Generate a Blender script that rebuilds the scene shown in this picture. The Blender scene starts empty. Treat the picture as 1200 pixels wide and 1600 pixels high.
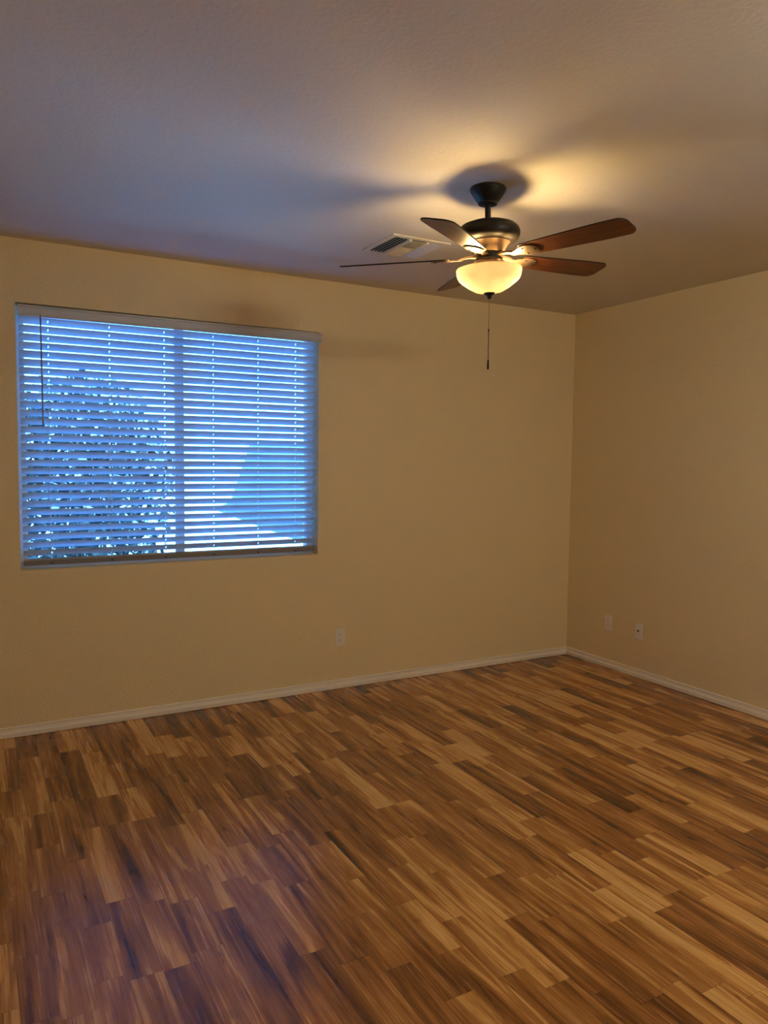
import bpy, bmesh, math, random
from math import sin, cos, pi, radians
from mathutils import Vector, Matrix

scene = bpy.context.scene
C = scene.collection
random.seed(7)

# ------------------------------------------------------------------ camera
cam_d = bpy.data.cameras.new('camera')
cam = bpy.data.objects.new('camera', cam_d)
C.objects.link(cam)
F_PX, YAW, PITCH, ROLL = 1172.666, 0.50582, -0.067931, 0.010872
fw = Vector((sin(YAW) * cos(PITCH), cos(YAW) * cos(PITCH), sin(PITCH)))
r0 = Vector((cos(YAW), -sin(YAW), 0))
u0 = r0.cross(fw)
rt = r0 * cos(ROLL) + u0 * sin(ROLL)
up = -r0 * sin(ROLL) + u0 * cos(ROLL)
M = Matrix((rt, up, -fw)).transposed().to_4x4()
M.translation = Vector((-4.26065, -4.57916, 1.56369))
cam.matrix_world = M
cam_d.sensor_fit = 'VERTICAL'
cam_d.sensor_height = 36.0
cam_d.lens = F_PX / 1600 * 36.0
cam_d.clip_start = 0.02
scene.camera = cam

# ------------------------------------------------------------------ view, world, daylight
scene.view_settings.view_transform = 'Standard'
scene.view_settings.look = 'None'
scene.view_settings.exposure = 0.0
scene.view_settings.gamma = 1.0
scene.view_settings.use_curve_mapping = False
scene.cycles.use_denoising = True
scene.cycles.max_bounces = 14
scene.cycles.diffuse_bounces = 8
scene.cycles.glossy_bounces = 4
scene.cycles.transparent_max_bounces = 16
scene.cycles.sample_clamp_indirect = 8.0
scene.cycles.caustics_reflective = False
scene.cycles.caustics_refractive = False

SKY = (0.95, 3.3, 8.2)          # blue daylight seen by a camera balanced for lamplight
SKY_STRENGTH = 1.45
SUN_COLOR = (0.28, 0.85, 1.75)
SUN_STRENGTH = 130.0
BULB_COLOR = (1.0, 0.66, 0.27)
BULB_STRENGTH = 380.0
GLASS_GLOW = 0.10
FILL_COLOR = (1.0, 0.94, 0.77)  # added fill lamp outside the frame: colour, side and bottom strength
FILL_STRENGTH = 97.0
FILL_BOTTOM = 32.0

H = 2.74                        # ceiling height
XL, YF = -5.0, -5.6             # left wall, wall behind the camera
WX0, WX1, WZ0, WZ1 = -4.019, -2.227, 0.935, 2.400   # window opening

w = bpy.data.worlds.new('daylight_sky')
scene.world = w
w.use_nodes = True
bg = w.node_tree.nodes['Background']
bg.inputs['Color'].default_value = (*[c / max(SKY) for c in SKY], 1)
bg.inputs['Strength'].default_value = max(SKY) * SKY_STRENGTH

sl = bpy.data.lights.new('sun', 'SUN')        # high sun along the house wall: lights the yard, never enters the window
sl.color = SUN_COLOR; sl.energy = SUN_STRENGTH; sl.angle = radians(0.6)
so = bpy.data.objects.new('sun', sl); C.objects.link(so)
so.rotation_euler = Vector((-0.50, 0.09, -0.86)).to_track_quat('-Z', 'Y').to_euler()

pl = bpy.data.lights.new('window_daylight', 'AREA')
pl.shape = 'RECTANGLE'
pl.size, pl.size_y = WX1 - WX0, WZ1 - WZ0
pl.cycles.is_portal = True
po = bpy.data.objects.new('window_daylight', pl)
C.objects.link(po)
po.location = ((WX0 + WX1) / 2, 0.17, (WZ0 + WZ1) / 2)
po.rotation_euler = (-pi / 2, 0, 0)     # faces into the room (-y)

# ------------------------------------------------------------------ material helpers
def srgb(r, g, b):
    f = lambda c: c / 12.92 if c <= 0.04045 else ((c + 0.055) / 1.055) ** 2.4
    return (f(r / 255), f(g / 255), f(b / 255), 1)

def mat(name, col, rough=0.6, metal=0.0, spec=0.5):
    m = bpy.data.materials.new(name)
    m.use_nodes = True
    p = m.node_tree.nodes['Principled BSDF']
    p.inputs['Base Color'].default_value = (*col[:3], 1)
    p.inputs['Roughness'].default_value = rough
    p.inputs['Metallic'].default_value = metal
    p.inputs['Specular IOR Level'].default_value = spec
    return m

class NT:
    """little helper to chain shader nodes"""
    def __init__(s, m):
        s.t = m.node_tree
        s.p = s.t.nodes.get('Principled BSDF')
    def n(s, typ, **kw):
        nd = s.t.nodes.new(typ)
        for k, v in kw.items():
            setattr(nd, k, v)
        return nd
    def link(s, a, b):
        s.t.links.new(a, b)
    def math(s, op, a, b=None, c=None):
        nd = s.n('ShaderNodeMath', operation=op)
        for i, v in enumerate((a, b, c)):
            if v is None: continue
            if isinstance(v, (int, float)): nd.inputs[i].default_value = v
            else: s.link(v, nd.inputs[i])
        return nd.outputs[0]
    def comb(s, x, y, z):
        nd = s.n('ShaderNodeCombineXYZ')
        for i, v in enumerate((x, y, z)):
            if isinstance(v, (int, float)): nd.inputs[i].default_value = v
            else: s.link(v, nd.inputs[i])
        return nd.outputs[0]
    def noise(s, vec, scale, detail=2, rough=0.5, dist=0.0):
        nd = s.n('ShaderNodeTexNoise')
        nd.inputs['Scale'].default_value = scale
        nd.inputs['Detail'].default_value = detail
        nd.inputs['Roughness'].default_value = rough
        nd.inputs['Distortion'].default_value = dist
        if vec is not None: s.link(vec, nd.inputs['Vector'])
        return nd.outputs['Fac']
    def ramp(s, fac, stops):
        nd = s.n('ShaderNodeValToRGB')
        el = nd.color_ramp.elements
        while len(el) > 1: el.remove(el[-1])
        for i, (pos, col) in enumerate(stops):
            e = el[0] if i == 0 else el.new(pos)
            e.position = pos
            e.color = col if len(col) == 4 else (*col, 1)
        s.link(fac, nd.inputs[0])
        return nd.outputs[0]
    def mix(s, fac, a, b, blend='MIX'):
        nd = s.n('ShaderNodeMix', data_type='RGBA', blend_type=blend)
        for sock, v in ((nd.inputs[0], fac), (nd.inputs[6], a), (nd.inputs[7], b)):
            if isinstance(v, (int, float)): sock.default_value = v
            elif isinstance(v, tuple): sock.default_value = v if len(v) == 4 else (*v, 1)
            else: s.link(v, sock)
        return nd.outputs[2]
    def bump(s, height, strength, distance):
        nd = s.n('ShaderNodeBump')
        nd.inputs['Strength'].default_value = strength
        nd.inputs['Distance'].default_value = distance
        s.link(height, nd.inputs['Height'])
        s.link(nd.outputs[0], s.p.inputs['Normal'])

def plaster(name, col, scale, strength):
    m = mat(name, col, 0.75, 0, 0.3)
    k = NT(m)
    pos = k.n('ShaderNodeNewGeometry').outputs['Position']
    a = k.noise(pos, scale, 3, 0.55)
    b = k.noise(pos, scale * 0.32, 2, 0.5)
    a2 = k.ramp(a, [(0.42, (0, 0, 0)), (0.62, (1, 1, 1))])
    k.bump(k.math('ADD', a2, k.math('MULTIPLY', b, 0.8)), strength, 0.0022)
    return m

M_wall = plaster('wall_paint', (0.76, 0.64, 0.405), 62, 0.35)
M_ceil = plaster('ceiling_paint', (0.64, 0.615, 0.57), 55, 0.18)
M_trim = mat('white_trim_paint', (0.82, 0.78, 0.70), 0.4)
M_plate = mat('ivory_plastic', (0.80, 0.76, 0.72), 0.35)
M_slot = mat('dark_slot', (0.02, 0.018, 0.015), 0.7)
M_vinyl = mat('white_vinyl', (0.80, 0.80, 0.80), 0.4)
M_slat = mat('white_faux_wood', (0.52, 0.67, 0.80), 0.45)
M_valance = mat('shaded_white_faux_wood', (0.50, 0.53, 0.60), 0.45)  # white valance; its backlit shade is put into the colour as blue-grey
M_rail = mat('grey_rail', (0.33, 0.33, 0.35), 0.45)
M_cord = mat('white_cord', (0.75, 0.75, 0.76), 0.8)
M_wand = mat('backlit_grey_wand', (0.25, 0.22, 0.25), 0.3)  # dark look of the backlit wand put into its colour
M_bronze = mat('oil_rubbed_bronze', (0.010, 0.007, 0.005), 0.5, 0.0, 0.25)
M_iron = mat('antique_bronze_bracket', (0.16, 0.105, 0.065), 0.38, 0.35, 0.6)
M_brass = mat('aged_brass_chain', (0.30, 0.21, 0.11), 0.35, 0.8)
M_vent = mat('white_enamel', (0.66, 0.645, 0.60), 0.5)
M_duct_shade = mat('duct_shade', (0.015, 0.015, 0.017), 0.8)
M_rubber = mat('clear_bumper', (0.08, 0.08, 0.09), 0.4)

# blades: reddish brown wood with grain along the blade (object x runs outward)
M_blade = mat('cherry_blade_veneer', (0.2, 0.07, 0.025), 0.36)
k = NT(M_blade)
oc = k.n('ShaderNodeTexCoord').outputs['UV']
mp = k.n('ShaderNodeMapping'); mp.inputs['Scale'].default_value = (3.0, 42.0, 1)
k.link(oc, mp.inputs[0])
g = k.noise(mp.outputs[0], 1.6, 4, 0.6, 0.4)
k.link(k.ramp(g, [(0.30, (0.050, 0.012, 0.004)), (0.52, (0.115, 0.031, 0.008)), (0.75, (0.18, 0.055, 0.015))]),
       k.p.inputs['Base Color'])

# laminate floor: 2-strip boards running to the window wall
M_floor = mat('acacia_laminate', (0.3, 0.15, 0.06), 0.3, 0, 0.65)
k = NT(M_floor)
pos = k.n('ShaderNodeNewGeometry').outputs['Position']
sp = k.n('ShaderNodeSeparateXYZ'); k.link(pos, sp.inputs[0])
X, Y = sp.outputs[0], sp.outputs[1]
SW = 0.0985
u = k.math('DIVIDE', k.math('ADD', X, 3.873), SW)
row = k.math('FLOOR', u)
wn1 = k.n('ShaderNodeTexWhiteNoise', noise_dimensions='1D'); k.link(row, wn1.inputs['W'])
rr = wn1.outputs['Value']
v0 = k.math('ADD', k.math('DIVIDE', Y, 0.46), k.math('MULTIPLY', rr, 13.7))
v = k.math('ADD', v0, k.math('MULTIPLY', k.math('SINE', k.math('ADD', k.math('MULTIPLY', v0, 2.3), row)), 0.27))
cell = k.math('FLOOR', v)
wn2 = k.n('ShaderNodeTexWhiteNoise', noise_dimensions='2D'); k.link(k.comb(row, cell, 0), wn2.inputs['Vector'])
r1 = wn2.outputs['Value']
sr = k.n('ShaderNodeSeparateColor'); k.link(wn2.outputs['Color'], sr.inputs[0])
r2, r3 = sr.outputs[1], sr.outputs[2]
px = k.math('ADD', X, k.math('MULTIPLY', r2, 31.0))
py = k.math('ADD', Y, k.math('MULTIPLY', r3, 57.0))
# figure: wavy bands of pale sapwood and brown heartwood along each strip
fig = k.noise(k.comb(k.math('MULTIPLY', px, 15.0), k.math('MULTIPLY', py, 1.0), k.math('MULTIPLY', r1, 20.0)), 1.0, 3, 0.5, 0.9)
grain = k.noise(k.comb(k.math('MULTIPLY', px, 150.0), k.math('MULTIPLY', py, 2.6), 0.0), 1.0, 4, 0.65, 0.3)
cloud = k.noise(k.comb(k.math('MULTIPLY', px, 26.0), k.math('MULTIPLY', py, 4.2), k.math('MULTIPLY', r2, 9.0)), 1.0, 5, 0.62, 1.2)
tone = k.math('ADD', k.math('ADD', k.math('MULTIPLY', fig, 1.15), k.math('MULTIPLY', r1, 0.30)),
              k.math('ADD', k.math('MULTIPLY', k.math('SUBTRACT', grain, 0.5), 0.20), k.math('MULTIPLY', k.math('SUBTRACT', cloud, 0.5), 0.30)))
col = k.ramp(tone, [(0.38, (0.055, 0.018, 0.005)), (0.54, (0.185, 0.067, 0.016)), (0.68, (0.33, 0.135, 0.033)),
                    (0.78, (0.42, 0.185, 0.047)), (0.85, (0.62, 0.320, 0.094)), (1.0, (0.70, 0.40, 0.14))])
# dark mineral streaks and knots in some strips
stk = k.ramp(cloud, [(0.30, (1, 1, 1)), (0.40, (0, 0, 0))])
stk = k.math('MULTIPLY', stk, k.ramp(fig, [(0.38, (1, 1, 1)), (0.56, (0, 0, 0))]))
col = k.mix(k.math('MULTIPLY', stk, 0.75), col, (0.030, 0.014, 0.007))
fine = k.ramp(grain, [(0.30, (0.72, 0.70, 0.68)), (0.5, (1, 1, 1)), (0.75, (1.10, 1.10, 1.10))])
col = k.mix(1.0, col, fine, 'MULTIPLY')
# joints
fu = k.math('FRACT', u); fv = k.math('FRACT', v)
eu = k.math('MINIMUM', fu, k.math('SUBTRACT', 1.0, fu))
ev = k.math('MINIMUM', fv, k.math('SUBTRACT', 1.0, fv))
ju = k.math('LESS_THAN', eu, 0.010)
jv = k.math('LESS_THAN', ev, 0.0025)
joint = k.math('MAXIMUM', ju, jv)
col = k.mix(k.math('MULTIPLY', joint, 0.35), col, (0.03, 0.013, 0.006))
k.link(col, k.p.inputs['Base Color'])
k.link(k.math('ADD', 0.20, k.math('MULTIPLY', grain, 0.12)), k.p.inputs['Roughness'])
k.bump(k.math('SUBTRACT', k.math('MULTIPLY', grain, 0.25), joint), 0.12, 0.0006)

# window glass: clear pane (straight-through) with a Fresnel reflection
M_pane = bpy.data.materials.new('window_glass'); M_pane.use_nodes = True
t = M_pane.node_tree; t.nodes.remove(t.nodes['Principled BSDF'])
tr = t.nodes.new('ShaderNodeBsdfTransparent'); tr.inputs[0].default_value = (0.93, 0.96, 0.96, 1)
gl = t.nodes.new('ShaderNodeBsdfGlossy'); gl.inputs['Roughness'].default_value = 0.02
fr = t.nodes.new('ShaderNodeFresnel'); fr.inputs[0].default_value = 1.45
mx = t.nodes.new('ShaderNodeMixShader')
t.links.new(fr.outputs[0], mx.inputs[0]); t.links.new(tr.outputs[0], mx.inputs[1]); t.links.new(gl.outputs[0], mx.inputs[2])
t.links.new(mx.outputs[0], t.nodes['Material Output'].inputs[0])

# amber alabaster glass of the lamp bowl, lit from inside
M_bowl = bpy.data.materials.new('amber_alabaster_glass'); M_bowl.use_nodes = True
t = M_bowl.node_tree; t.nodes.remove(t.nodes['Principled BSDF'])
geo = t.nodes.new('ShaderNodeNewGeometry')
nz = t.nodes.new('ShaderNodeTexNoise'); nz.inputs['Scale'].default_value = 14; nz.inputs['Detail'].default_value = 3; nz.inputs['Distortion'].default_value = 1.5
t.links.new(geo.outputs['Position'], nz.inputs['Vector'])
cr = t.nodes.new('ShaderNodeValToRGB')
cr.color_ramp.elements[0].position = 0.35; cr.color_ramp.elements[0].color = (0.060, 0.053, 0.041, 1)
cr.color_ramp.elements[1].position = 0.65; cr.color_ramp.elements[1].color = (0.080, 0.075, 0.061, 1)
t.links.new(nz.outputs['Fac'], cr.inputs[0])
tl = t.nodes.new('ShaderNodeBsdfTranslucent'); df = t.nodes.new('ShaderNodeBsdfDiffuse')
t.links.new(cr.outputs[0], tl.inputs[0]); df.inputs[0].default_value = (0.62, 0.50, 0.34, 1)
m1 = t.nodes.new('ShaderNodeMixShader'); m1.inputs[0].default_value = 0.25
t.links.new(tl.outputs[0], m1.inputs[1]); t.links.new(df.outputs[0], m1.inputs[2])
em = t.nodes.new('ShaderNodeEmission'); em.inputs['Color'].default_value = (1.0, 0.62, 0.25, 1); em.inputs['Strength'].default_value = GLASS_GLOW
ad = t.nodes.new('ShaderNodeAddShader')
t.links.new(m1.outputs[0], ad.inputs[0]); t.links.new(em.outputs[0], ad.inputs[1])
t.links.new(ad.outputs[0], t.nodes['Material Output'].inputs[0])

M_bowl_in = bpy.data.materials.new('amber_glass_inner_face'); M_bowl_in.use_nodes = True
t = M_bowl_in.node_tree; t.nodes.remove(t.nodes['Principled BSDF'])
tr = t.nodes.new('ShaderNodeBsdfTransparent'); tr.inputs[0].default_value = (0.95, 0.92, 0.84, 1)
gl = t.nodes.new('ShaderNodeBsdfDiffuse'); gl.inputs[0].default_value = (0.85, 0.72, 0.5, 1)
mx = t.nodes.new('ShaderNodeMixShader'); mx.inputs[0].default_value = 0.25
t.links.new(tr.outputs[0], mx.inputs[1]); t.links.new(gl.outputs[0], mx.inputs[2])
t.links.new(mx.outputs[0], t.nodes['Material Output'].inputs[0])

M_bulb = bpy.data.materials.new('frosted_bulb'); M_bulb.use_nodes = True
t = M_bulb.node_tree; t.nodes.remove(t.nodes['Principled BSDF'])
em = t.nodes.new('ShaderNodeEmission'); em.inputs['Color'].default_value = (*BULB_COLOR, 1); em.inputs['Strength'].default_value = BULB_STRENGTH
t.links.new(em.outputs[0], t.nodes['Material Output'].inputs[0])

# outdoors
M_ground = mat('pale_gravel', (0.62, 0.60, 0.56), 0.9)
k = NT(M_ground)
k.link(k.ramp(k.noise(k.n('ShaderNodeNewGeometry').outputs['Position'], 40, 4), [(0.3, (0.12, 0.12, 0.12)), (0.7, (0.17, 0.17, 0.17))]), k.p.inputs['Base Color'])
M_bounce = plaster('bounce_concrete', (0.82, 0.82, 0.80), 20, 0.2)  # bright surface of the added bounce slab
M_block = plaster('grey_garden_wall', (0.22, 0.22, 0.22), 30, 0.3)
M_leaf = mat('dark_leaf', (0.009, 0.012, 0.009), 0.6)
M_bark = mat('bark', (0.06, 0.045, 0.035), 0.9)
M_stucco = mat('exterior_stucco', (0.55, 0.48, 0.40), 0.9)

# ------------------------------------------------------------------ mesh helpers
def obj(name, bm, m=None, parent=None, smooth=False, loc=None):
    me = bpy.data.meshes.new(name)
    bmesh.ops.recalc_face_normals(bm, faces=bm.faces)
    bm.to_mesh(me); bm.free()
    if smooth:
        for f in me.polygons: f.use_smooth = True
    o = bpy.data.objects.new(name, me)
    C.objects.link(o)
    if m: me.materials.append(m)
    if parent: o.parent = parent
    if loc: o.location = loc
    return o

def thing(name, label, cat, loc=(0, 0, 0), group=None):
    o = bpy.data.objects.new(name, None); C.objects.link(o)
    o.empty_display_size = 0.05
    o.location = loc
    o['label'] = label; o['category'] = cat
    if group: o['group'] = group
    return o

def struct(name, bm, m, label=None, smooth=False):
    o = obj(name, bm, m, None, smooth)
    o['kind'] = 'structure'
    if label: o['label'] = label
    return o

def box(bm, x0, x1, y0, y1, z0, z1, bev=0.0):
    b = bmesh.new()
    vs = [b.verts.new((x, y, z)) for x in (x0, x1) for y in (y0, y1) for z in (z0, z1)]
    for q in ((0, 1, 3, 2), (4, 6, 7, 5), (0, 4, 5, 1), (2, 3, 7, 6), (0, 2, 6, 4), (1, 5, 7, 3)):
        b.faces.new([vs[i] for i in q])
    bmesh.ops.recalc_face_normals(b, faces=b.faces)
    if bev: bmesh.ops.bevel(b, geom=b.edges[:], offset=bev, segments=2, profile=0.6, affect='EDGES')
    merge(bm, b)

def merge(bm, b, M=None):
    me = bpy.data.meshes.new('tmp')
    if M is not None: bmesh.ops.transform(b, matrix=M, verts=b.verts)
    b.to_mesh(me); b.free()
    bm.from_mesh(me)
    bpy.data.meshes.remove(me)

def lathe(bm, prof, n=48, M=None):
    """prof: list of (r, z); r == 0 closes to a point"""
    b = bmesh.new()
    rings = []
    for r, z in prof:
        if r < 1e-6: rings.append([b.verts.new((0, 0, z))])
        else: rings.append([b.verts.new((r * cos(2 * pi * i / n), r * sin(2 * pi * i / n), z)) for i in range(n)])
    for a, c in zip(rings, rings[1:]):
        for i in range(n):
            j = (i + 1) % n
            if len(a) == 1 and len(c) == 1: continue
            if len(a) == 1: b.faces.new((a[0], c[i], c[j]))
            elif len(c) == 1: b.faces.new((a[i], c[0], a[j]))
            else: b.faces.new((a[i], c[i], c[j], a[j]))
    bmesh.ops.recalc_face_normals(b, faces=b.faces)
    merge(bm, b, M)

def tube(bm, pts, rad, n=10, caps=True):
    b = bmesh.new()
    rings = []
    P = [Vector(p) for p in pts]
    rs = rad if isinstance(rad, (list, tuple)) else [rad] * len(P)
    for i, p in enumerate(P):
        d = (P[min(i + 1, len(P) - 1)] - P[max(i - 1, 0)]).normalized()
        a = d.orthogonal().normalized() if i == 0 else (prev - d * prev.dot(d)).normalized()
        prev = a
        c = d.cross(a)
        rings.append([b.verts.new(p + (a * cos(2 * pi * j / n) + c * sin(2 * pi * j / n)) * rs[i]) for j in range(n)])
    for A, B in zip(rings, rings[1:]):
        for j in range(n):
            b.faces.new((A[j], A[(j + 1) % n], B[(j + 1) % n], B[j]))
    if caps:
        b.faces.new(rings[0]); b.faces.new(rings[-1])
    bmesh.ops.recalc_face_normals(b, faces=b.faces)
    merge(bm, b)

def sphere(bm, c, r, n=12, m=8):
    lathe(bm, [(r * sin(pi * i / m), -r * cos(pi * i / m)) for i in range(m + 1)], n, Matrix.Translation(c))

def slab(bm, outline, z0, z1, bev=0.0):
    """outline in xy extruded from z0 to z1"""
    b = bmesh.new()
    f = b.faces.new([b.verts.new((x, y, z0)) for x, y in outline])
    r = bmesh.ops.extrude_face_region(b, geom=[f])
    for vv in r['geom']:
        if isinstance(vv, bmesh.types.BMVert): vv.co.z = z1
    bmesh.ops.recalc_face_normals(b, faces=b.faces)
    if bev:
        es = [e for e in b.edges if abs(e.verts[0].co.z - e.verts[1].co.z) < 1e-6]
        bmesh.ops.bevel(b, geom=es, offset=bev, segments=2, profile=0.5, affect='EDGES')
    merge(bm, b)

def extrude_profile(bm, prof, a, b_, axis):
    """prof: closed list of (depth, z); swept along x (depth towards -y) or y (depth towards -x)"""
    b = bmesh.new()
    P = (lambda s, d, z: (s, -d, z)) if axis == 'x' else (lambda s, d, z: (-d, s, z))
    A = [b.verts.new(P(a, d, z)) for d, z in prof]
    B = [b.verts.new(P(b_, d, z)) for d, z in prof]
    n = len(prof)
    for i in range(n):
        b.faces.new((A[i], A[(i + 1) % n], B[(i + 1) % n], B[i]))
    b.faces.new(A); b.faces.new(B)
    bmesh.ops.recalc_face_normals(b, faces=b.faces)
    merge(bm, b)

# ------------------------------------------------------------------ room shell
T = 0.16
bm = bmesh.new(); box(bm, XL - T, T, YF - T, T, -0.12, 0); struct('floor', bm, M_floor)
bm = bmesh.new(); box(bm, XL - T, T, YF - T, T, H, H + 0.12); struct('ceiling', bm, M_ceil)
bm = bmesh.new()
# window wall: one mesh with the opening cut out (no overlapping blocks)
b = bmesh.new()
xs = [XL - T, WX0, WX1, T]; zs = [0, WZ0, WZ1, H]
def quad(*p): b.faces.new([b.verts.new(q) for q in p])
for i in range(3):
    for j in range(3):
        if i == 1 and j == 1: continue
        for y in (0, T):
            quad((xs[i], y, zs[j]), (xs[i + 1], y, zs[j]), (xs[i + 1], y, zs[j + 1]), (xs[i], y, zs[j + 1]))
quad((WX0, 0, WZ0), (WX0, T, WZ0), (WX0, T, WZ1), (WX0, 0, WZ1))
quad((WX1, 0, WZ0), (WX1, T, WZ0), (WX1, T, WZ1), (WX1, 0, WZ1))
quad((WX0, 0, WZ0), (WX0, T, WZ0), (WX1, T, WZ0), (WX1, 0, WZ0))
quad((WX0, 0, WZ1), (WX0, T, WZ1), (WX1, T, WZ1), (WX1, 0, WZ1))
quad((xs[0], 0, 0), (xs[0], T, 0), (xs[0], T, H), (xs[0], 0, H))
quad((xs[3], 0, 0), (xs[3], T, 0), (xs[3], T, H), (xs[3], 0, H))
quad((xs[0], 0, 0), (xs[3], 0, 0), (xs[3], T, 0), (xs[0], T, 0))
quad((xs[0], 0, H), (xs[3], 0, H), (xs[3], T, H), (xs[0], T, H))
bmesh.ops.remove_doubles(b, verts=b.verts, dist=1e-5)
merge(bm, b)
struct('wall_back', bm, M_wall)
bm = bmesh.new(); box(bm, 0, T, YF - T, 0, 0, H); struct('wall_right', bm, M_wall)
bm = bmesh.new(); box(bm, XL - T, XL, YF - T, 0, 0, H); struct('wall_left', bm, M_wall)
bm = bmesh.new(); box(bm, XL, 0, YF - T, YF, 0, H); struct('wall_front', bm, M_wall)

BB = [(0, 0.003), (0.0135, 0.003), (0.0140, 0.008), (0.0140, 0.026), (0.0128, 0.030), (0.0100, 0.033), (0.0082, 0.040),
      (0.0074, 0.049), (0.0078, 0.0525), (0.0092, 0.0545), (0.0098, 0.0575), (0.0085, 0.0610), (0.0045, 0.0625), (0, 0.0625)]
bm = bmesh.new(); extrude_profile(bm, BB, XL, 0, 'x'); struct('baseboard_back', bm, M_trim)
bm = bmesh.new(); extrude_profile(bm, BB, YF, -0.0145, 'y'); struct('baseboard_right', bm, M_trim)
BBL = [(-XL - d, z) for d, z in BB]
bm = bmesh.new(); extrude_profile(bm, BBL, YF, -0.0145, 'y'); struct('baseboard_left', bm, M_trim)

# ------------------------------------------------------------------ window (horizontal slider)
bm = bmesh.new()
FY0, FY1 = 0.095, 0.150
FW = 0.045
box(bm, WX0, WX1, FY0, FY1, WZ0, WZ0 + FW, 0.003)
box(bm, WX0, WX1, FY0, FY1, WZ1 - FW, WZ1, 0.003)
box(bm, WX0, WX0 + FW, FY0, FY1, WZ0 + FW, WZ1 - FW, 0.003)
box(bm, WX1 - FW, WX1, FY0, FY1, WZ0 + FW, WZ1 - FW, 0.003)
win = struct('window_1', bm, M_vinyl)
MX = -3.112
bm = bmesh.new()
box(bm, MX - 0.031, MX + 0.003, FY0 + 0.006, FY1 - 0.026, WZ0 + FW, WZ1 - FW, 0.003)
box(bm, MX - 0.003, MX + 0.031, FY0 + 0.030, FY1 - 0.004, WZ0 + FW, WZ1 - FW, 0.003)
obj('meeting_stile', bm, M_vinyl, win)
for x0, x1, y in ((WX0 + FW, MX - 0.031, FY0 + 0.018), (MX + 0.031, WX1 - FW, FY0 + 0.042)):
    bm = bmesh.new(); box(bm, x0, x1, y, y + 0.004, WZ0 + FW, WZ1 - FW)
    obj('pane', bm, M_pane, win)

# ------------------------------------------------------------------ blind
blind = thing('window_blind', 'white two-inch slatted horizontal blind, half open, hanging in the window recess', 'blind',
              ((WX0 + WX1) / 2, 0.03, WZ0))
bx, by, bz = blind.location
def bobj(name, bm, m, smooth=False):
    bmesh.ops.translate(bm, verts=bm.verts, vec=(-bx, -by, -bz))
    return obj(name, bm, m, blind, smooth)
BX0, BX1 = WX0 + 0.017, WX1 - 0.008
TILT = radians(42)
SLW, SLT, PITCHZ = 0.050, 0.0030, 0.0461
SY = 0.042                                   # centre line of the slats behind the wall face
LADX = [-3.855, -3.530, -3.218, -2.920, -2.630, -2.375]     # ladder tapes / lift cords
def slat_mesh(bm, zc, width, thick, holes=True):
    b = bmesh.new()
    half = width / 2
    hl, hw = 0.008, 0.0032
    cuts = [BX0]
    if holes:
        for x in LADX: cuts += [x - hw, x + hw]
    cuts.append(BX1)
    vs = {}
    def V(ix, iy, s):
        kx = (ix, iy, s)
        if kx not in vs:
            vs[kx] = b.verts.new((cuts[ix], (-half, -hl, hl, half)[iy], s * thick / 2))
        return vs[kx]
    n = len(cuts) - 1
    for i in range(n):
        hole = holes and i % 2 == 1
        for j in range(3):
            if hole and j == 1: continue
            for s in (-1, 1):
                b.faces.new((V(i, j, s), V(i + 1, j, s), V(i + 1, j + 1, s), V(i, j + 1, s)))
        for j in (0, 3):
            b.faces.new((V(i, j, -1), V(i + 1, j, -1), V(i + 1, j, 1), V(i, j, 1)))
        if hole:
            for j in (1, 2):
                b.faces.new((V(i, j, -1), V(i + 1, j, -1), V(i + 1, j, 1), V(i, j, 1)))
            for ii in (i, i + 1):
                b.faces.new((V(ii, 1, -1), V(ii, 2, -1), V(ii, 2, 1), V(ii, 1, 1)))
    for ii in (0, n):
        for j in range(3):
            b.faces.new((V(ii, j, -1), V(ii, j + 1, -1), V(ii, j + 1, 1), V(ii, j, 1)))
    bmesh.ops.recalc_face_normals(b, faces=b.faces)
    # inner (room) edge up, outer edge down; tiny sag irregularity between slats
    a = -TILT + random.uniform(-0.012, 0.012)
    Mx = Matrix.Translation((0, SY, zc + random.uniform(-0.0006, 0.0006))) @ Matrix.Rotation(a, 4, 'X')
    merge(bm, b, Mx)
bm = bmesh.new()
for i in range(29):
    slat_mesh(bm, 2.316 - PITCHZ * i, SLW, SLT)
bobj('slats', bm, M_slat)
# bottom rail
bm = bmesh.new()
rb = bmesh.new(); box(rb, BX0, BX1, -0.025, 0.025, -0.0075, 0.0075, 0.003)
merge(bm, rb, Matrix.Translation((0, SY, 0.9735)) @ Matrix.Rotation(-TILT, 4, 'X'))
rail = bobj('bottom_rail', bm, M_rail)
for x in LADX:
    bm = bmesh.new()
    Mb = Matrix.Translation((x, SY, 0.9735)) @ Matrix.Rotation(-TILT, 4, 'X') @ Matrix.Translation((0, 0.004, -0.0075))
    lathe(bm, [(0, -0.004), (0.006, -0.0035), (0.008, 0.0005), (0, 0.0005)], 14, Mb)
    bmesh.ops.translate(bm, verts=bm.verts, vec=(-bx, -by, -bz))
    obj('cord_button', bm, M_rubber, rail)
# head rail + valance
bm = bmesh.new(); box(bm, BX0, BX1, 0.008, 0.062, WZ1 - 0.050, WZ1 - 0.007, 0.002); bobj('head_rail', bm, M_vinyl)
bm = bmesh.new()
VP = [(-0.004, 2.3945), (0.008, 2.3945), (0.010, 2.3925), (0.010, 2.386), (0.006, 2.382), (0.006, 2.352), (0.009, 2.348), (0.009, 2.338),
      (0.007, 2.3345), (-0.004, 2.3345)]
extrude_profile(bm, VP, WX0 + 0.010, WX1 + 0.018, 'x')
bmesh.ops.rotate(bm, verts=bm.verts, cent=(WX1, 0, 2.36), matrix=Matrix.Rotation(0.0026, 3, 'Y').inverted())
bobj('valance', bm, M_valance)
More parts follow.
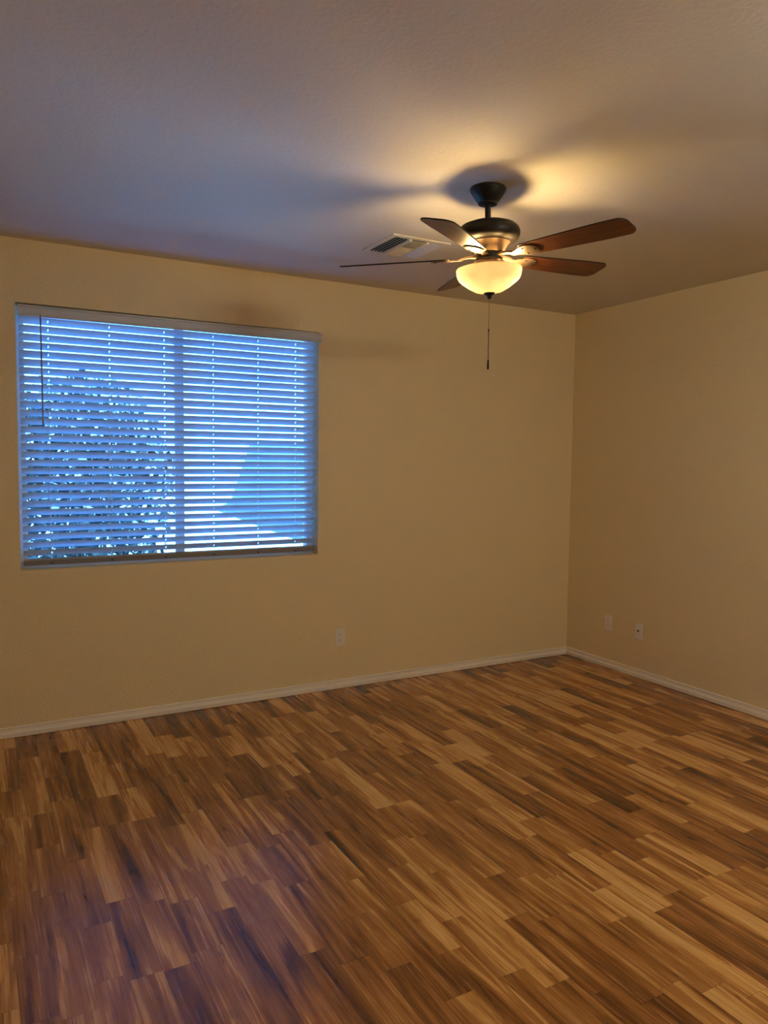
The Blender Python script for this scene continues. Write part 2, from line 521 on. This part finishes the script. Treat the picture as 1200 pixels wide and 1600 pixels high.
# ladders: front and rear string with a rung under each slat, lift cord through the holes
for x in LADX:
    bm = bmesh.new()
    dy, dz = SLW / 2 * cos(TILT) + 0.0022, SLW / 2 * sin(TILT)
    tube(bm, [(x - 0.004, SY - dy, 2.36), (x - 0.004, SY - dy, 0.985)], 0.0006, 5)
    tube(bm, [(x - 0.004, SY + dy, 2.35), (x - 0.004, SY + dy, 0.955)], 0.0006, 5)
    for i in range(29):
        zc = 2.316 - PITCHZ * i
        off = -0.0030
        tube(bm, [(x - 0.004, SY - dy, zc + dz + off), (x - 0.004, SY + dy, zc - dz + off)], 0.0005, 4)
    bobj('ladder_cord', bm, M_cord)
    bm = bmesh.new(); tube(bm, [(x, SY, 2.36), (x, SY, 0.97)], 0.0008, 5); bobj('lift_cord', bm, M_cord)
# tilt wand
bm = bmesh.new()
tube(bm, [(-3.896, -0.006, 2.348), (-3.8955, -0.009, 2.32), (-3.892, -0.010, 1.745)], [0.0025, 0.0042, 0.0042], 8)
sphere(bm, (-3.892, -0.010, 1.745), 0.0055, 10, 6)
bobj('tilt_wand', bm, M_wand)

# ------------------------------------------------------------------ outdoors, seen in slivers between the slats
bm = bmesh.new(); box(bm, -14, 14, T, 30, -0.25, -0.05); struct('ground', bm, M_ground)
bm = bmesh.new(); box(bm, -7, 1.5, T, 1.55, -0.05, -0.02, 0.004); struct('bounce_slab', bm, M_bounce)  # unseen pale slab added by the wall to bounce daylight onto the ceiling
bm = bmesh.new()
A4 = [Vector((2.42, 8.0, -0.05)), Vector((4.31, 22.8, -0.05)), Vector((3.85, 19.2, 2.05)), Vector((2.42, 8.0, 1.80))]
th = Vector((0.25, -0.03, 0))
va = [bm.verts.new(p) for p in A4]; vb = [bm.verts.new(p + th) for p in A4]
bm.faces.new(va); bm.faces.new(vb)
for i in range(4): bm.faces.new((va[i], va[(i + 1) % 4], vb[(i + 1) % 4], vb[i]))
gw = obj('garden_wall', bm, M_block)
gw['label'] = 'pale garden wall outside, behind the right half of the blind'; gw['category'] = 'wall'
tree = thing('garden_tree', 'dark leafy tree outside, behind the left half of the blind', 'tree', (-3.25, 3.6, -0.05))
bm = bmesh.new()
tube(bm, [(0, 0, 0), (0.03, 0, 0.5), (-0.04, 0.03, 1.0), (0.02, 0, 1.7)], [0.09, 0.075, 0.06, 0.03], 10)
for a in range(7):
    an = a * 0.9
    tube(bm, [(-0.02, 0.02, 0.75 + 0.12 * a), (0.3 * cos(an), 0.3 * sin(an), 1.0 + 0.13 * a), (0.62 * cos(an), 0.62 * sin(an), 1.15 + 0.15 * a)], [0.035, 0.022, 0.008], 6)
obj('trunk', bm, M_bark, tree)
bm = bmesh.new()
def leaf(c, d, s):
    d = d.normalized(); a = d.orthogonal().normalized(); n = d.cross(a)
    an = random.random() * 6.28
    sd = a * cos(an) + n * sin(an)
    p = [c, c + d * s * 0.5 + sd * s * 0.26, c + d * s, c + d * s * 0.5 - sd * s * 0.26]
    bm.faces.new([bm.verts.new(q) for q in p])
for i in range(5200):
    while True:
        q = Vector((random.uniform(-1, 1), random.uniform(-1, 1), random.uniform(-1, 1)))
        if q.length < 1: break
    c = Vector((q.x * 0.93, q.y * 0.7, 1.30 + q.z * 1.22))
    leaf(c, Vector((random.uniform(-1, 1), random.uniform(-1, 1), random.uniform(-1, 0.3))), random.uniform(0.07, 0.15))
obj('foliage', bm, M_leaf, tree)

# ------------------------------------------------------------------ ceiling fan
FX, FY = -2.2725, -1.8835
fan = thing('ceiling_fan', 'dark bronze ceiling fan with five wood blades and a lit glass bowl', 'ceiling fan', (FX, FY, H))
PIV = Vector((0, 0, -0.06))                 # hanging ball inside the canopy
FTILT = (-0.0009, -0.0465, 0.0)             # the fan hangs a little out of true
def fpart(name, bm, m, smooth=True, parent=None):
    o = obj(name, bm, m, parent or fan, smooth)
    if parent is None:
        o.location = PIV; o.rotation_euler = FTILT
    return o
def shade_auto(o, ang=35):
    o.data.set_sharp_from_angle(angle=radians(ang))
Z0 = 2.68                                    # z of pivot in world for the profiles below
def P(prof): return [(r, z - Z0) for r, z in prof]
bm = bmesh.new()
lathe(bm, [(0, 0.0), (0.076, 0.0), (0.078, -0.004), (0.077, -0.012), (0.062, -0.036), (0.047, -0.056), (0.041, -0.062), (0.041, -0.068),
           (0.033, -0.071), (0.020, -0.071), (0, -0.071)], 48)
o = obj('canopy', bm, M_bronze, fan, True); shade_auto(o)
bm = bmesh.new(); lathe(bm, P([(0, 2.67), (0.0128, 2.67), (0.0128, 2.605), (0, 2.605)]), 24); shade_auto(fpart('downrod', bm, M_bronze))
bm = bmesh.new()
lathe(bm, P([(0, 2.612), (0.020, 2.612), (0.023, 2.606), (0.045, 2.602), (0.085, 2.594), (0.115, 2.583), (0.131, 2.569), (0.137, 2.553), (0.136, 2.537),
             (0.130, 2.524), (0.118, 2.516), (0.090, 2.512), (0, 2.512)]), 64)
shade_auto(fpart('motor_housing', bm, M_bronze), 50)
bm = bmesh.new()
lathe(bm, P([(0, 2.513), (0.092, 2.513), (0.094, 2.509), (0.084, 2.500), (0.074, 2.484), (0.068, 2.470), (0.064, 2.466), (0, 2.466)]), 48)
shade_auto(fpart('motor_skirt', bm, M_iron))
bm = bmesh.new()
lathe(bm, P([(0, 2.467), (0.052, 2.467), (0.054, 2.463), (0.054, 2.446), (0.060, 2.443), (0.060, 2.437), (0.058, 2.434), (0.0, 2.434)]), 48)
shade_auto(fpart('switch_housing', bm, M_bronze))
bm = bmesh.new()
lathe(bm, P([(0, 2.435), (0.056, 2.435), (0.064, 2.431), (0.070, 2.424), (0.072, 2.417), (0.070, 2.414), (0.0, 2.415)]), 48)
shade_auto(fpart('light_fitter', bm, M_iron))
for a in (radians(70), radians(250)):
    pass
# glass bowl, open on top
bo = [(0.1400, 2.4000), (0.1420, 2.3965), (0.1415, 2.3880), (0.1385, 2.3700), (0.1320, 2.3560), (0.1220, 2.3460), (0.0900, 2.3220), (0.0600, 2.3050), (0.0300, 2.2985), (0.006, 2.2975)]
bi = [(r - 0.0045 if r > 0.02 else 0.006, z + (0.0 if i < 2 else 0.0045)) for i, (r, z) in enumerate(bo)]
bm = bmesh.new(); lathe(bm, P(bo + bi[::-1] + [bo[0]]), 64); bmesh.ops.remove_doubles(bm, verts=bm.verts, dist=1e-5)
bowl = fpart('glass_bowl', bm, M_bowl)
bowl.data.materials.append(M_bowl_in)
for f in bowl.data.polygons:
    c = f.center
    if f.normal.x * c.x + f.normal.y * c.y + f.normal.z * (c.z + 0.06) < 0: f.material_index = 1
bm = bmesh.new()
lathe(bm, P([(0, 2.302), (0.006, 2.302), (0.024, 2.3005), (0.025, 2.297), (0.020, 2.291), (0.011, 2.287), (0.0095, 2.281), (0.008, 2.276), (0.004, 2.273), (0, 2.2725)]), 28)
shade_auto(fpart('finial', bm, M_bronze))
# centre rod holding the bowl
bm = bmesh.new(); lathe(bm, P([(0, 2.415), (0.006, 2.415), (0.006, 2.3005), (0, 2.3005)]), 12); fpart('bowl_rod', bm, M_brass)
# bulbs, one towards each side of the bowl
BULB_ANG = [radians(-37), radians(143)]
for a in BULB_ANG:
    bm = bmesh.new()
    Mb = Matrix.Translation((0.034 * cos(a), 0.034 * sin(a), 2.404 - Z0)) @ Matrix.Rotation(a, 4, 'Z') @ Matrix.Rotation(radians(118), 4, 'Y')
    lathe(bm, [(0, 0.0), (0.014, 0.0), (0.015, 0.016), (0.0, 0.018)], 20, Mb)
    so = fpart('bulb_socket', bm, M_plate)
    bm = bmesh.new()
    lathe(bm, [(0, 0.018), (0.012, 0.018), (0.014, 0.026), (0.021, 0.040), (0.026, 0.054), (0.0265, 0.064), (0.023, 0.076), (0.014, 0.085), (0, 0.088)], 28, Mb)
    fpart('bulb', bm, M_bulb)

# blades and brackets
TH0, BR, BW, BP, BZ = -0.0007, 0.652, 0.1348, 0.2291, 2.449 - 2.68
def blade_outline():
    w0, w1, x0, x1 = 0.050, BW / 2, 0.165, BR
    pts = []
    def arc(cx, cy, r, a0, a1, n=7):
        for i in range(n):
            a = a0 + (a1 - a0) * i / (n - 1)
            pts.append((cx + r * cos(a), cy + r * sin(a)))
    rt_ = 0.040
    # lower side root -> tip -> upper side -> root
    arc(x0 + 0.030, -w0 + 0.030, 0.030, -pi, -pi / 2, 6)
    for i in range(1, 9):
        s = i / 9
        e = s * s * (3 - 2 * s)
        pts.append((x0 + 0.03 + (x1 - rt_ - x0 - 0.03) * s, -(w0 + (w1 - w0) * min(1, s * 1.25) ** 0.8)))
    arc(x1 - rt_, -w1 + rt_, rt_, -pi / 2, 0, 8)
    arc(x1 - rt_, w1 - rt_, rt_, 0, pi / 2, 8)
    for i in range(8, 0, -1):
        s = i / 9
        pts.append((x0 + 0.03 + (x1 - rt_ - x0 - 0.03) * s, (w0 + (w1 - w0) * min(1, s * 1.25) ** 0.8)))
    arc(x0 + 0.030, w0 - 0.030, 0.030, pi / 2, pi, 6)
    return pts
OUT = blade_outline()
for kb in range(5):
    a = TH0 + kb * 2 * pi / 5
    # local frame: x outward, y left; right side (-y) is the high side
    Mk = Matrix.Rotation(a, 4, 'Z') @ Matrix.Translation((0, 0, BZ)) @ Matrix.Rotation(-BP, 4, 'X')
    bm = bmesh.new(); slab(bm, OUT, -0.003, 0.003, 0.0012)
    uvl = bm.loops.layers.uv.new('UVMap')
    for f in bm.faces:
        for l in f.loops: l[uvl].uv = (l.vert.co.x + kb * 1.7, l.vert.co.y)
    bmesh.ops.transform(bm, matrix=Mk, verts=bm.verts)
    bl = fpart('blade', bm, M_blade, False)
    bl.data.materials.append(M_bronze)          # dark painted edge band
    nrm = Mk.to_3x3() @ Vector((0, 0, 1))
    for f in bl.data.polygons:
        if abs(f.normal.dot(nrm)) < 0.9: f.material_index = 1
    # bracket: arm from the hub, then an open-work shield under the blade
    bm = bmesh.new()
    sh = bmesh.new()
    hw = [(0.115, 0.014), (0.135, 0.016), (0.155, 0.026), (0.180, 0.040), (0.205, 0.044), (0.228, 0.038), (0.246, 0.022), (0.252, 0.0)]
    slab(sh, [(x, -y) for x, y in hw] + [(x, y) for x, y in hw[-2::-1]], -0.0085, -0.0035, 0.0015)
    merge(bm, sh, Mk)
    arm = bmesh.new()
    # arm: flat bar from hub (level) rising/twisting to the shield
    secs = []
    for i in range(9):
        s = i / 8
        x = 0.050 + (0.130 - 0.050) * s
        tw = -BP * (s * s * (3 - 2 * s))
        zc = BZ + 0.004 - 0.010 * s + 0.006 * sin(pi * s)
        wd, th = 0.015 - 0.003 * sin(pi * s), 0.0045
        secs.append([arm.verts.new(Matrix.Rotation(a, 4, 'Z') @ Vector((x, yy * cos(tw) - zz * sin(tw), zc + yy * sin(tw) + zz * cos(tw))))
                     for yy, zz in ((-wd, -th), (wd, -th), (wd, th), (-wd, th))])
    for A, B in zip(secs, secs[1:]):
        for j in range(4): arm.faces.new((A[j], A[(j + 1) % 4], B[(j + 1) % 4], B[j]))
    arm.faces.new(secs[0]); arm.faces.new(secs[-1])
    merge(bm, arm)
    br = fpart('blade_bracket', bm, M_iron, True); shade_auto(br, 40)
    for xx, yy in ((0.185, 0.024), (0.185, -0.024), (0.232, 0.0)):
        bm = bmesh.new()
        lathe(bm, [(0, -0.0115), (0.0035, -0.011), (0.0050, -0.0085), (0, -0.0085)], 12, Mk @ Matrix.Translation((xx, yy, 0)))
        obj('screw', bm, M_bronze, br, True)

# pull chain hanging plumb below the finial
fb = Vector((0.0185, 0.0, 2.2735 - H))
bm = bmesh.new()
zt, zb = fb.z, 2.145 - H
n = 42
for i in range(n):
    sphere(bm, (fb.x, 0, zt + (zb - zt) * i / (n - 1)), 0.0016, 6, 4)
tube(bm, [(fb.x, 0, zt), (fb.x, 0, zb)], 0.0006, 5)
ch = obj('pull_chain', bm, M_brass, fan, True)
bm = bmesh.new()
lathe(bm, [(0, 0), (0.003, -0.001), (0.0032, -0.010), (0.0016, -0.012), (0.0016, -0.132), (0.0034, -0.136), (0.0042, -0.142), (0.0046, -0.172), (0.003, -0.176), (0, -0.176)], 12, Matrix.Translation((fb.x, 0, zb)))
obj('chain_fob', bm, M_bronze, ch, True)

# ------------------------------------------------------------------ added fill lamp, out of frame to the camera's right, to brighten the room
M_fill = bpy.data.materials.new('fill_lamp_glow'); M_fill.use_nodes = True
t = M_fill.node_tree; t.nodes.remove(t.nodes['Principled BSDF'])
em = t.nodes.new('ShaderNodeEmission'); em.inputs['Color'].default_value = (*FILL_COLOR, 1); em.inputs['Strength'].default_value = FILL_STRENGTH
t.links.new(em.outputs[0], t.nodes['Material Output'].inputs[0])
lamp = thing('fill_lamp', 'added unseen drum fill lamp, out of frame to the right of the camera', 'ceiling lamp', (-1.75, -4.10, H))
bm = bmesh.new(); lathe(bm, [(0, 0), (0.215, 0), (0.22, -0.006), (0.22, -0.030), (0.205, -0.034), (0, -0.034)], 48)
shade_auto(obj('fill_lamp_base', bm, M_bronze, lamp, True))
bm = bmesh.new(); lathe(bm, [(0.205, -0.033), (0.205, -0.150), (0.202, -0.150), (0.202, -0.033), (0.205, -0.033)], 48)
obj('fill_lamp_shade', bm, M_fill, lamp, True)
M_fill_bottom = M_fill.copy(); M_fill_bottom.name = 'fill_bottom_glow'
M_fill_bottom.node_tree.nodes['Emission'].inputs['Strength'].default_value = FILL_BOTTOM
bm = bmesh.new(); lathe(bm, [(0, -0.146), (0.201, -0.146), (0.201, -0.142), (0, -0.142)], 48)
obj('fill_lamp_bottom', bm, M_fill_bottom, lamp, True)

# ------------------------------------------------------------------ ceiling vent (four-way register)
VX, VY, VH = -2.128, -0.942, 0.178
vent = thing('ceiling_vent', 'white square air vent in the ceiling behind the fan', 'air vent', (VX, VY, H))
bm = bmesh.new()
I = 0.145
for x0, x1, y0, y1 in ((-VH, VH, -VH, -I), (-VH, VH, I, VH), (-VH, -I, -I, I), (I, VH, -I, I)):
    box(bm, x0, x1, y0, y1, -0.006, 0.0, 0.0015)
for x in (-0.052, 0.052): box(bm, x - 0.007, x + 0.007, -I, I, -0.0125, -0.001, 0.001)
box(bm, -0.047, 0.047, -0.007, 0.007, -0.0125, -0.001, 0.001)
obj('vent_frame', bm, M_vent, vent)
bm = bmesh.new(); box(bm, -I, I, -I, I, -0.0012, -0.0002); obj('duct_shade_sheet', bm, M_duct_shade, vent)  # thin dark sheet painted as the shade behind the louvers
def louvers(x0, x1, y0, y1, axis, n, ang):
    bm = bmesh.new()
    for i in range(n):
        s = (i + 0.5) / n
        b = bmesh.new()
        if axis == 'y':
            box(b, -0.0095, 0.0095, y0, y1, -0.0006, 0.0006)
            Mv = Matrix.Translation((x0 + (x1 - x0) * s, 0, -0.008)) @ Matrix.Rotation(ang, 4, 'Y')
        else:
            box(b, x0, x1, -0.0095, 0.0095, -0.0006, 0.0006)
            Mv = Matrix.Translation((0, y0 + (y1 - y0) * s, -0.008)) @ Matrix.Rotation(ang, 4, 'X')
        merge(bm, b, Mv)
    obj('louver_bank', bm, M_vent, vent)
louvers(-I, -0.060, -I, I, 'y', 4, radians(-42))
louvers(0.060, I, -I, I, 'y', 4, radians(42))
louvers(-0.046, 0.046, -I, -0.008, 'x', 6, radians(40))
louvers(-0.046, 0.046, 0.008, I, 'x', 6, radians(-40))

# ------------------------------------------------------------------ wall plates
def plate_bm():
    bm = bmesh.new(); box(bm, -0.035, 0.035, -0.0055, 0, -0.0575, 0.0575, 0.002); return bm
def at_wall(o, loc, wall):
    o.location = loc
    o.rotation_euler = (0, 0, 0 if wall == 'back' else pi / 2 * -1)
def duplex(label, loc, wall):
    r = thing('power_outlet', label, 'outlet')
    obj('cover_plate', plate_bm(), M_plate, r)
    for s in (-1, 1):
        bm = bmesh.new()
        pts = [(0.0165 * cos(t_) if abs(cos(t_)) < 0.94 else 0.0155 * (1 if cos(t_) > 0 else -1), max(-0.0135, min(0.0135, 0.0172 * sin(t_)))) for t_ in [2 * pi * i / 28 for i in range(28)]]
        b = bmesh.new(); slab(b, pts, 0, 0.0025)
        merge(bm, b, Matrix.Translation((0, -0.0053, 0.0195 * s)) @ Matrix.Rotation(pi / 2, 4, 'X'))
        rc = obj('receptacle', bm, M_plate, r)
        bm = bmesh.new()
        box(bm, -0.0075, -0.0055, -0.0083, -0.0076, 0.0195 * s - 0.001, 0.0195 * s + 0.008)
        box(bm, 0.0055, 0.0072, -0.0083, -0.0076, 0.0195 * s, 0.0195 * s + 0.0075)
        b = bmesh.new(); lathe(b, [(0, 0), (0.0026, 0), (0.0026, 0.0007), (0, 0.0007)], 12)
        merge(bm, b, Matrix.Translation((0, -0.0076, 0.0195 * s - 0.0065)) @ Matrix.Rotation(pi / 2, 4, 'X'))
        obj('slots', bm, M_slot, rc)
    bm = bmesh.new()
    lathe(bm, [(0, 0), (0.0032, 0), (0.0028, 0.0012), (0, 0.0015)], 12, Matrix.Translation((0, -0.0053, 0)) @ Matrix.Rotation(pi / 2, 4, 'X'))
    obj('screw', bm, M_plate, r)
    at_wall(r, loc, wall)
    return r
duplex('ivory duplex power outlet low on the window wall, right of the window', (-2.060, 0, 0.354), 'back')
duplex('ivory outlet plate on the right wall, nearest the room corner', (0, -0.453, 0.347), 'right')
r = thing('coax_plate', 'ivory cable plate with a central jack on the right wall, farther from the corner', 'wall plate')
obj('cover_plate', plate_bm(), M_plate, r)
bm = bmesh.new()
lathe(bm, [(0, 0), (0.0075, 0), (0.0075, 0.003), (0.0048, 0.0032), (0.0048, 0.011), (0.003, 0.011), (0.003, 0.004), (0, 0.004)], 18,
      Matrix.Translation((0, -0.0053, 0.006)) @ Matrix.Rotation(pi / 2, 4, 'X'))
obj('cable_jack', bm, M_iron, r, True)
for s in (-1, 1):
    bm = bmesh.new()
    lathe(bm, [(0, 0), (0.0032, 0), (0.0028, 0.0012), (0, 0.0015)], 12, Matrix.Translation((0, -0.0053, 0.042 * s)) @ Matrix.Rotation(pi / 2, 4, 'X'))
    obj('screw', bm, M_plate, r)
at_wall(r, (0, -0.750, 0.340), 'right')
